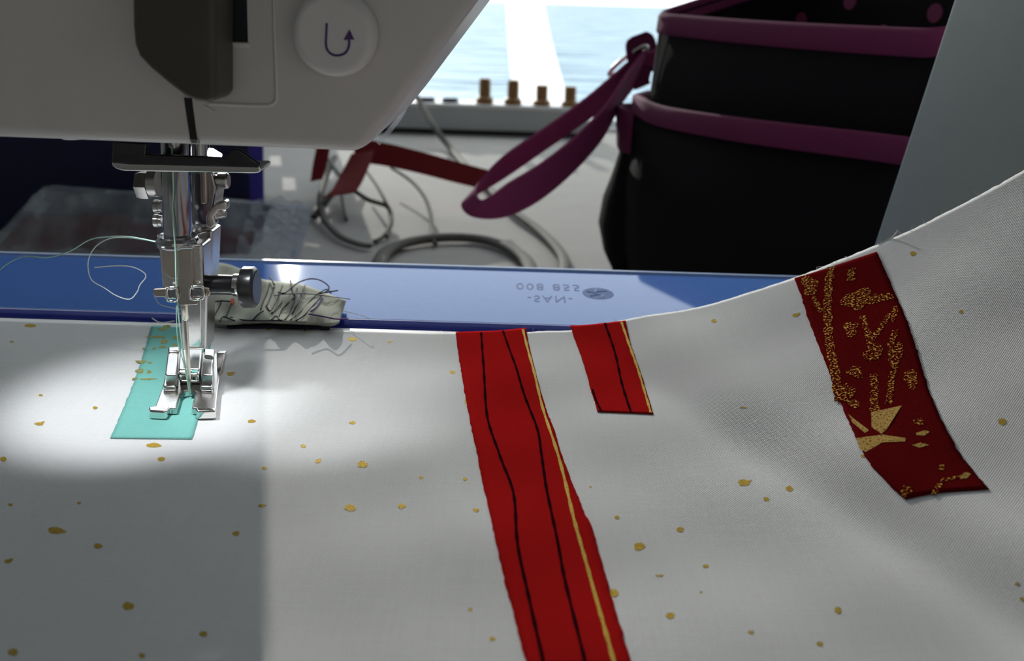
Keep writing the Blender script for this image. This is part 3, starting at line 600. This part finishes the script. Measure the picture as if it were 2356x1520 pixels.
# ------------------------------------------------------------------ stitched scrap on the table
sc = thing('stitched_scrap', 'crumpled cream fabric scrap covered in black test stitching', 'fabric scrap', tuple(atz(640, 740, 0)))
outl = [(482, 602), (520, 606), (560, 622), (600, 640), (645, 648), (700, 655), (745, 672), (797, 690), (788, 715), (778, 744), (757, 750), (700, 748), (640, 744), (560, 746), (525, 747), (478, 746)]
def scz(x, y): return 3.2 + 1.1 * math.sin(x * .045) * math.sin(y * .08 + .7) + .6 * math.sin(x * .11 + y * .05)
G = []; GU = []
top = [(482, 602), (520, 606), (560, 620), (600, 640), (645, 648), (700, 655), (745, 672), (797, 690)]; bot = [(478, 746), (525, 748), (570, 746), (615, 745), (660, 746), (705, 748), (757, 751), (780, 744)]
T_ = np.array(spline([np.array(q, float) for q in top], 6)); B_ = np.array(spline([np.array(q, float) for q in bot], 6)); nr = 18
for i in range(nr + 1):
    for k in range(len(T_)):
        q = T_[k] + (B_[k] - T_[k]) * i / nr; e_ = 1 if 0 < i < nr else .5
        G.append(atz(q[0], q[1], scz(*q) * e_)); GU.append((q[0] * .12, q[1] * .35))
nk = len(T_)
mesh('cloth_piece', G, [[i * nk + k, (i + 1) * nk + k, (i + 1) * nk + k + 1, i * nk + k + 1] for i in range(nr) for k in range(nk - 1)], M['scrap'], sc, uv=GU, smooth=True, solid=.5)
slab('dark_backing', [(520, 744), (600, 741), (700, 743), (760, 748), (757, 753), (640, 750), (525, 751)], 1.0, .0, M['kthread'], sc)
def st(P, r=.22, m='kthread', nm='stitch_line', dz=.4): return tube(nm, [atz(x, y, scz(x, y) + dz) for x, y in P], r, M[m], sc, n=5, sm=4)
for P in ([(510, 690), (505, 705), (495, 722), (488, 738)], [(535, 690), (528, 708), (520, 728)], [(620, 650), (614, 672), (606, 692), (600, 712)], [(632, 655), (620, 685), (612, 705)], [(650, 655), (643, 672), (636, 690), (622, 715), (614, 705)],
          [(670, 665), (640, 705), (625, 720)], [(680, 682), (650, 710), (640, 730)], [(684, 662), (678, 690), (665, 720), (655, 735)], [(702, 655), (690, 688), (672, 722)], [(735, 672), (715, 690), (690, 718), (668, 736)], [(742, 678), (722, 700), (700, 725), (680, 738)],
          [(530, 729), (560, 736), (600, 738), (650, 736)], [(580, 738), (595, 722), (606, 715)], [(625, 735), (632, 727), (640, 728), (642, 735)], [(540, 738), (515, 728), (505, 740)], [(480, 695), (510, 692), (538, 694)]):
    st(P)
for P in ([(742, 684), (728, 705), (715, 716)],): st(P, .26, 'pthread')
st([(710, 722), (745, 728), (770, 733), (800, 734)], .24, 'pthread', 'thread_tail', 1.2)
st([(630, 680), (660, 676), (710, 676), (760, 682), (805, 688)], .14, 'pthread', 'thread_tail', 1.5)
st([(620, 636), (628, 648), (631, 655)], .3, nm='thread_tail', dz=1.5)
st([(668, 645), (672, 660), (678, 680)], .3, nm='thread_tail', dz=1.5)
st([(640, 672), (655, 674), (670, 662), (690, 648), (715, 641), (738, 645), (757, 660), (748, 672), (735, 675), (778, 668)], .24, nm='thread_tail', dz=2)
st([(735, 674), (752, 665), (762, 675)], .2, nm='thread_tail', dz=1.6)
st([(755, 722), (790, 716), (840, 728), (850, 735)], .10, 'wthread', 'thread_tail', 1.0)
tag(blob('orange_lint', 0, 0, 1, 1, M['redrib'], None, 0) if False else mesh('orange_lint', [atz(x, y, 5) for x, y in ((531, 692), (538, 690), (540, 696), (535, 703), (531, 699))], [[0, 1, 2, 3, 4]], mat('orange_lint', (.45, .08, .02), .9), solid=.6), 'tiny orange lint speck on the stitched scrap', 'lint')

# ------------------------------------------------------------------ things on the desk behind
# navy box
nbx = thing('storage_box', 'tall dark navy storage box behind the sewing machine head', 'box', (-300, 640, DZ))
NX1, NY0 = -132.0, 548.0
extr('box_body', [(-620, NY0, DZ + .5), (NX1 - 6, NY0, DZ + .5), (NX1 + 8, NY0, 172), (-620, NY0, 190)], (-45, 200, 0), M['navy'], nbx, bevel=6)
extr('hidden_shade_flap', [(-178, 752, -46), (-108, 752, -40), (-104, 752, 140), (-178, 752, 150)], (-2, 5, 0), M['navy'], nbx, bevel=1.5)  # added flap, hidden behind the machine head, to shade the desk
extr('lit_side', [(NX1 - 9, NY0 - 2, DZ + 1), (NX1 + 3, NY0 - 2, DZ + 1), (NX1 + 16, NY0 - 2, 170), (NX1 + 2, NY0 - 2, 170)], (-12, 40, 0), M['navylit'], nbx, bevel=2)  # right side of the box, skylight painted into its colour
# zip bag with scraps
zb_ = thing('plastic_bag', 'clear plastic bag of red and blue scraps lying behind the blue table', 'plastic bag', tuple(atz(400, 520, DZ)))
c4 = [atz(-60, 600, DZ + 2), atz(688, 604, DZ + 2), atd(716, 482, 705), atd(100, 432, 715)]
zv = []; nz = 26
def zbz(u, v): return 14 * (math.sin(math.pi * u) ** .6) * (math.sin(math.pi * v) ** .6) + 1.5 * math.sin(u * 23 + v * 9) * math.sin(v * 17) * (1 - .4 * u) + (3.0 * math.sin((u * 1.6 - v) * 40) if u > .82 else 0) * (1 - abs(v - .5))
for s_ in (1, -1):
    for i in range(nz + 1):
        for j in range(nz + 1):
            u_, v_ = i / nz, j / nz; p = (c4[0] * (1 - u_) + c4[1] * u_) * (1 - v_) + (c4[3] * (1 - u_) + c4[2] * u_) * v_
            zv.append(p + (0, 0, (1.2 + max(0, zbz(u_, v_))) if s_ > 0 else -.6))
n1_ = nz + 1
zf = [[o_ + i * n1_ + j, o_ + (i + 1) * n1_ + j, o_ + (i + 1) * n1_ + j + 1, o_ + i * n1_ + j + 1] for o_ in (0, n1_ * n1_) for i in range(nz) for j in range(nz)]
mesh('film', zv, zf, M['film'], zb_, smooth=True)
def zpt(u_, v_, h): p = (c4[0] * (1 - u_) + c4[1] * u_) * (1 - v_) + (c4[3] * (1 - u_) + c4[2] * u_) * v_; return p + (0, 0, h)
band('seal_strip', [zpt(.03, .985, 2.5), zpt(.5, .985, 2.8), zpt(.99, .985, 2.5)], [np.array([0, 7.0, .5])] * 3, .5, M['film'], zb_)
cv = []; 
for i in range(13):
    for j in range(21):
        cv.append(zpt(.80 + .185 * i / 12, .04 + .93 * j / 20, 6 + 5 * math.sin(i * .9 + j * .45) * math.sin(j * .5 - i * .4) + rng.uniform(0, .8)))
mesh('crumpled_corner', cv, [[i * 21 + j, (i + 1) * 21 + j, (i + 1) * 21 + j + 1, i * 21 + j + 1] for i in range(12) for j in range(20)], M['film2'], zb_, smooth=True)
band('side_seal', [zpt(.985, .03, 2.5), zpt(.985, .5, 3.2), zpt(.985, .97, 2.5)], [np.array([7.0, 0, .5])] * 3, .5, M['film'], zb_)
for i, (u0, u1, v0, v1, c_, nm) in enumerate(((.05, .42, .08, .55, (.085, .012, .016), 'dark red'), (.40, .84, .05, .42, (.10, .010, .030), 'crimson'), (.10, .50, .52, .92, (.030, .032, .050), 'charcoal'), (.48, .86, .42, .93, (.045, .065, .12), 'slate blue'))):
    gv = []; k_ = 10
    for a_ in range(k_ + 1):
        for b_ in range(k_ + 1):
            uu, vv = u0 + (u1 - u0) * a_ / k_, v0 + (v1 - v0) * b_ / k_
            gv.append(zpt(uu, vv, 1.5 + max(0, zbz(uu, vv)) * .45 + rng.uniform(0, 1.4)))
    o = mesh('fabric_piece', gv, [[a_ * 11 + b_, a_ * 11 + 11 + b_, a_ * 11 + 12 + b_, a_ * 11 + b_ + 1] for a_ in range(k_) for b_ in range(k_)], mat('scrap_' + nm.replace(' ', '_'), c_, .85, var=.3, scale=14), smooth=True, solid=.6)
    tag(o, nm + ' fabric piece inside the clear plastic bag', 'fabric', 'scraps in the plastic bag')

# cords and ribbon on the desk
def DK(l): return [atz(x, y, DZ + h) for x, y, h in l]
tag(tube('grey_cord', [atd(905, 214, 1425), atd(950, 216, 1385), atd(972, 245, 1352), atd(996, 288, 1300)] + DK([(1040, 345, 5), (1090, 402, 5), (1140, 448, 5), (1180, 485, 6), (1235, 525, 5), (1275, 562, 5), (1298, 598, 5), (1296, 640, 5), (1270, 690, 5)]), 4.8, M['cord'], n=10, flat=.6), 'long grey flat cord running from the window rack to the magenta strap', 'cord')
tag(tube('grey_cord', DK([(868, 640, 5), (872, 605, 5), (895, 574, 5), (950, 555, 5), (1030, 546, 5), (1110, 551, 5), (1170, 570, 5), (1210, 598, 5), (1228, 640, 5)]), 6.0, M['cord'], n=10, flat=.6), 'wide grey cord loop lying flat beside the blue table edge', 'cord')
cc = thing('cord_coil', 'thin grey cord heaped in loose coils beside the red ribbon', 'cord', tuple(atz(850, 520, DZ)))
tube('coil_loop', DK([(745, 352, 28), (768, 385, 26), (800, 425, 24), (845, 458, 22), (892, 476, 14), (899, 515, 8), (880, 545, 4), (862, 556, 3)]), 2.2, M['cord'], cc, n=8)
tube('coil_loop', DK([(838, 385, 24), (866, 425, 22), (886, 462, 18), (900, 500, 10), (890, 545, 4)]), 1.8, M['cord'], cc, n=8)
tube('coil_loop', DK([(900, 385, 22), (945, 415, 20), (975, 450, 16), (990, 490, 10), (994, 530, 5), (1000, 560, 4)]), 1.9, M['cord'], cc, n=8)
tube('coil_loop', DK([(770, 360, 26), (752, 400, 22), (738, 450, 14), (745, 500, 8), (778, 540, 5), (820, 560, 4), (852, 566, 4)]), 3.6, M['cord'], cc, n=8, flat=.6)
tube('coil_loop', DK([(722, 500, 4), (740, 478, 10), (760, 450, 18), (790, 420, 22), (815, 372, 24)]), 4.2, M['cord'], cc, n=8, flat=.5)
tube('coil_loop', DK([(786, 450, 8), (790, 480, 4), (797, 505, 3)]), 1.6, M['cord'], cc, n=8)
Wv = np.array([2.0, 10, 17.0]); Wd = np.array([16.0, 8, 4])
rb = thing('red_ribbon', 'dark red ribbon folded over the cord coils behind the machine head', 'ribbon', tuple(atz(900, 420, DZ)))
band('ribbon_run', [atd(1125, 415, 900), atd(1050, 396, 905), atd(960, 372, 910), atd(880, 354, 915), atd(815, 345, 915)], [np.array([0, 8, 18.0]), np.array([0, 9, 19.0]), np.array([0, 9, 20.0]), np.array([0, 9, 21.0]), np.array([0, 9, 22.0])], .6, M['redrib'], rb)
band('ribbon_fold', [atd(835, 350, 905), atd(815, 395, 890), atd(790, 440, 870), atd(760, 452, 865)], [np.array([22.0, 2, 4]), np.array([26.0, 2, 6]), np.array([24.0, 4, 2]), np.array([18.0, 8, 2])], .6, M['redrib'], rb)
band('ribbon_fold', [atd(745, 330, 905), atd(737, 375, 900), atd(728, 415, 895)], [np.array([13.0, 2, 3]), np.array([14.0, 2, 3]), np.array([11.0, 4, 2])], .6, M['redrib'], rb)
tag(tube('clear_loop', [aty(870, 330, 55), aty(905, 290, 55), aty(925, 262, 55), aty(936, 235, 55), aty(938, 205, 55), aty(930, 190, 55)], .7, M['film'], n=8), 'clear plastic loop poking out behind the machine head', 'plastic loop')
# peg rack
rk = thing('peg_rack', 'long low grey rack with upright tan pegs standing by the window', 'rack', tuple(atz(1100, 312, DZ)))
ry = atz(1100, 312, DZ)[1]
RX0, RX1 = aty(640, 300, ry)[0], aty(1352, 300, ry)[0]; rz = aty(1100, 240, ry)[2]
box('rack_body', RX0, RX1, ry, ry + 60, DZ + 8, rz - 6, M['rack'], rk, bevel=2)
box('rack_top', RX0 - 3, RX1 + 3, ry - 4, ry + 64, rz - 6, rz, M['frame'], rk, bevel=1.5)
box('shadow_gap_foot', RX0 + 10, RX1 - 10, ry + 8, ry + 52, DZ, DZ + 8, M['black'], rk)  # recessed foot, black to paint in the shadow gap under the rack
pv = []; pfc = []; pn, pm = 26, 12
for i in range(pn + 1):
    for j in range(pm + 1): pv.append((-620 + 392 * i / pn, ry + 70, DZ + 6 + 232 * j / pm))
hole = {(pn - 3, 8), (pn - 2, 5), (pn - 5, 6), (pn - 4, 10), (pn - 7, 9), (pn - 6, 4), (pn - 8, 7), (pn - 3, 2), (pn - 9, 5)}
for i in range(pn):
    for j in range(pm):
        if (i, j) not in hole: pfc.append([i * (pm + 1) + j, (i + 1) * (pm + 1) + j, (i + 1) * (pm + 1) + j + 1, i * (pm + 1) + j + 1])
mesh('hidden_shade_grid', pv, pfc, M['rack'], rk, solid=4)  # added unseen panel: shades the desk, holes let sun flecks through
for i, (x, y0_, y1_) in enumerate(((1115, 180, 236), (1180, 184, 238), (1246, 196, 240), (1311, 199, 242))):
    pb = aty(x, y1_, ry + 14); h_ = aty(x, y0_, ry + 14)[2] - rz
    rod('peg', (pb[0], ry + 14, rz), (pb[0], ry + 14, rz + h_), [(0, 13.5), (.22, 13), (.3, 9), (.9, 9), (1, 7 if i < 2 else 8.7)], M['tan'], rk, n=20)
for x in (982, 1036):
    pb = aty(x, 232, ry + 20); rod('dark_cap', (pb[0], ry + 20, rz), (pb[0], ry + 20, rz + 7), [(0, 13), (.6, 13), (1, 10)], M['navy'], rk, n=20)

# ------------------------------------------------------------------ tote bag
tb = thing('tote_bag', 'black fabric tote with magenta binding and strap standing behind the machine pillar', 'bag', (250, 350, DZ))
o0 = np.array([163.0, 446.0]); e1 = np.array([.449, -.894]); e2 = np.array([.894, .449]); BW, BD = 245.0, 130.0
def outline(inset, bow, n=40):
    """rounded rectangle loop in the bag's own frame, starting mid front"""
    r = 12.0; L_ = []
    x0, x1, y0, y1 = inset, BW - inset, inset, BD - inset
    def arc(cx, cy, a0, a1): return [(cx + r * math.cos(a0 + (a1 - a0) * k / 6), cy + r * math.sin(a0 + (a1 - a0) * k / 6)) for k in range(7)]
    for k in range(n // 2): tt = k / (n // 2); L_.append((x0 + r + (x1 - x0 - 2 * r) * tt, y0 - bow * math.sin(math.pi * tt)))
    L_ += arc(x1 - r, y0 + r, -math.pi / 2, 0) + arc(x1 - r, y1 - r, 0, math.pi / 2)
    for k in range(n // 2): tt = k / (n // 2); L_.append((x1 - r - (x1 - x0 - 2 * r) * tt, y1 + bow * math.sin(math.pi * tt)))
    L_ += arc(x0 + r, y1 - r, math.pi / 2, math.pi) + arc(x0 + r, y0 + r, math.pi, 1.5 * math.pi)
    return [o0 + e1 * a_ + e2 * b_ for a_, b_ in L_]
def sag(pt, amt):   # the rim droops toward the near end
    k = float((pt - o0) @ e1) / BW; q = float((pt - o0) @ e2) / BD; return -amt * k + 36 * max(0, q)
def loft(name, rows, m, parent, close_bottom=False, **kw):
    v = []; f = []; n = len(rows[0][0])
    for loop, zf in rows:
        for p_ in loop: v.append((p_[0], p_[1], zf(p_) if callable(zf) else zf))
    for j in range(len(rows) - 1):
        for i in range(n): f.append([j * n + i, j * n + (i + 1) % n, (j + 1) * n + (i + 1) % n, (j + 1) * n + i])
    if close_bottom: f.append(list(range(n))[::-1])
    return fixn(mesh(name, v, f, m, parent, smooth=True, **kw))
RIM = 91.0
loft('bag_body', [(outline(6, 6), DZ + 1), (outline(0, 10), DZ + 20), (outline(0, 10), 0), (outline(3, 6), 40), (outline(5, 3), lambda p_: RIM - 8 + sag(p_, 2))], M['bag'], tb, True, solid=2.5)
loft('lining', [(outline(10, 4), DZ + 8), (outline(7, 3), 30), (outline(8.5, 2), lambda p_: RIM - 4 + sag(p_, 2))], M['bag'], tb, True, solid=-.8)
rimz = lambda d: (lambda p_: RIM + d + sag(p_, 2))
loft('rim_binding', [(outline(4.2, 3.4), rimz(-13)), (outline(3.6, 3.4), rimz(-11.5)), (outline(4, 3.4), rimz(-2)), (outline(5.5, 3), rimz(0)), (outline(8.0, 2.4), rimz(-1)), (outline(9, 2.4), rimz(-11))], M['maroon'], tb)
# front pocket: a second layer on the front and around the corners
def front_loop(off, n=34):
    out = []; r = 24.0
    for k in range(n):
        tt = -.06 + 1.19 * k / (n - 1)
        if tt < 0: a_ = r + 0 + (BW - 2 * r) * 0 - r * math.sin(min(1.5, -tt * 30)); b_ = r - r * math.cos(min(1.5, -tt * 30))
        else: a_ = r + (BW - 2 * r) * tt; b_ = -10 * math.sin(math.pi * min(1, tt))
        out.append((a_ - (off * .9 if tt < 0 else 0), b_ - off))
    return [o0 + e1 * a_ + e2 * b_ for a_, b_ in out]
def sheet(name, rows, m, parent, **kw):
    v = []; f = []; n = len(rows[0][0])
    for loop, zf in rows:
        for p_ in loop: v.append((p_[0], p_[1], zf(p_) if callable(zf) else zf))
    for j in range(len(rows) - 1):
        for i in range(n - 1): f.append([j * n + i, j * n + i + 1, (j + 1) * n + i + 1, (j + 1) * n + i])
    return fixn(mesh(name, v, f, m, parent, smooth=True, **kw))
PT = 34.0
pz = lambda d: (lambda p_: PT + d + 8 * float((p_ - o0) @ e1) / BW + 5 * max(0, 1 - float((p_ - o0) @ e1) / 60) ** 2)
sheet('front_pocket', [(front_loop(4), DZ + 2), (front_loop(9), DZ + 30), (front_loop(10), -20), (front_loop(7), pz(-12))], M['bag'], tb, solid=2)
sheet('pocket_binding', [(front_loop(8.6), pz(-13)), (front_loop(9.6), pz(-11.5)), (front_loop(9.4), pz(-1)), (front_loop(8), pz(0.5)), (front_loop(5), pz(0)), (front_loop(4.5), pz(-10))], M['maroon'], tb)
# side pocket bulging past the left end
def side_loop(bul, sh=0, n=20): return [o0 + e1 * (-bul * math.sin(math.pi * (k / (n - 1))) ** .7 + 3) + e2 * (-4 - sh * math.sin(math.pi * (k / (n - 1))) ** .5 + (BD * .62) * k / (n - 1)) for k in range(n)]
sheet('side_pocket', [(side_loop(30, 6), DZ + 2), (side_loop(50, 15), DZ + 20), (side_loop(54, 20), DZ + 40), (side_loop(52, 18), DZ + 60), (side_loop(44, 14), DZ + 80), (side_loop(40, 10), -4), (side_loop(42, 10), 4)], M['bag'], tb, solid=2)
sheet('side_pocket_binding', [(side_loop(41, 11), -2), (side_loop(43, 12), 0), (side_loop(44, 13), 12), (side_loop(46, 14), 28), (side_loop(40, 10), 28), (side_loop(36, 8), 2)], M['maroon'], tb)
# polka dots on the inside of the far wall
for (x, y) in ((1842, 48), (2030, 78), (1955, 2), (2150, 30), (1700, 40)):
    # back wall plane of the bag
    v_ = ray(x, y); nrm = np.array([e2[0], e2[1], 0]); p0 = np.array([*(o0 + e2 * (BD - 13)), 0]); tt = ((p0 - CAM) @ nrm) / (v_ @ nrm); c_ = CAM + v_ * tt
    dl = [c_]
    for i in range(16): a_ = 2 * math.pi * i / 16; dl.append(c_ + np.array([e1[0], e1[1], 0]) * 5.5 * math.cos(a_) + np.array([0, 0, 5.5 * math.sin(a_)]))
    mesh('lining_dot', dl, [[0, 1 + i, 1 + (i + 1) % 16] for i in range(16)], M['dotpink'], tb, solid=.4)
# strap: tab, ring, loop
rd = 705
ringp = []
for i in range(17):
    a_ = 2 * math.pi * i / 16; c_ = atd(1445, 140, rd); ringp.append(c_ + np.array([.78, -.05, .62]) * 17 * math.cos(a_) + np.array([.45, .75, -.45]) * 6 * math.sin(a_))
tube('strap_ring', ringp, 1.8, M['nickel'], tb, n=8, sm=3)
band('ring_tab', [atd(1500, 165, 712), atd(1490, 100, 708), atd(1472, 80, 700), atd(1458, 105, 698), atd(1478, 200, 706)], [np.array([12.0, 9, 4])] * 5, 1.6, M['maroon'], tb)
lw = np.array([3.0, -6, 23.0])
band('strap', [atd(1500, 150, 712), atd(1450, 170, 706), atd(1400, 212, 698), atd(1340, 258, 688), atd(1250, 322, 676), atd(1165, 380, 668), atd(1108, 424, 660), atd(1080, 455, 650), atd(1098, 478, 640), atd(1160, 462, 634), atd(1240, 420, 638), atd(1320, 356, 648), atd(1390, 280, 664), atd(1435, 205, 684), atd(1478, 150, 706)],
     [lw, lw, lw, lw * .85, lw * .8, lw * .8, lw * .75 + (4, 0, -3), np.array([10.0, -5, 10]), np.array([8.0, -7, 13]), lw * 1.05, lw * 1.25, lw * 1.25, lw * 1.2, lw, lw], 2.2, M['strap'], tb)
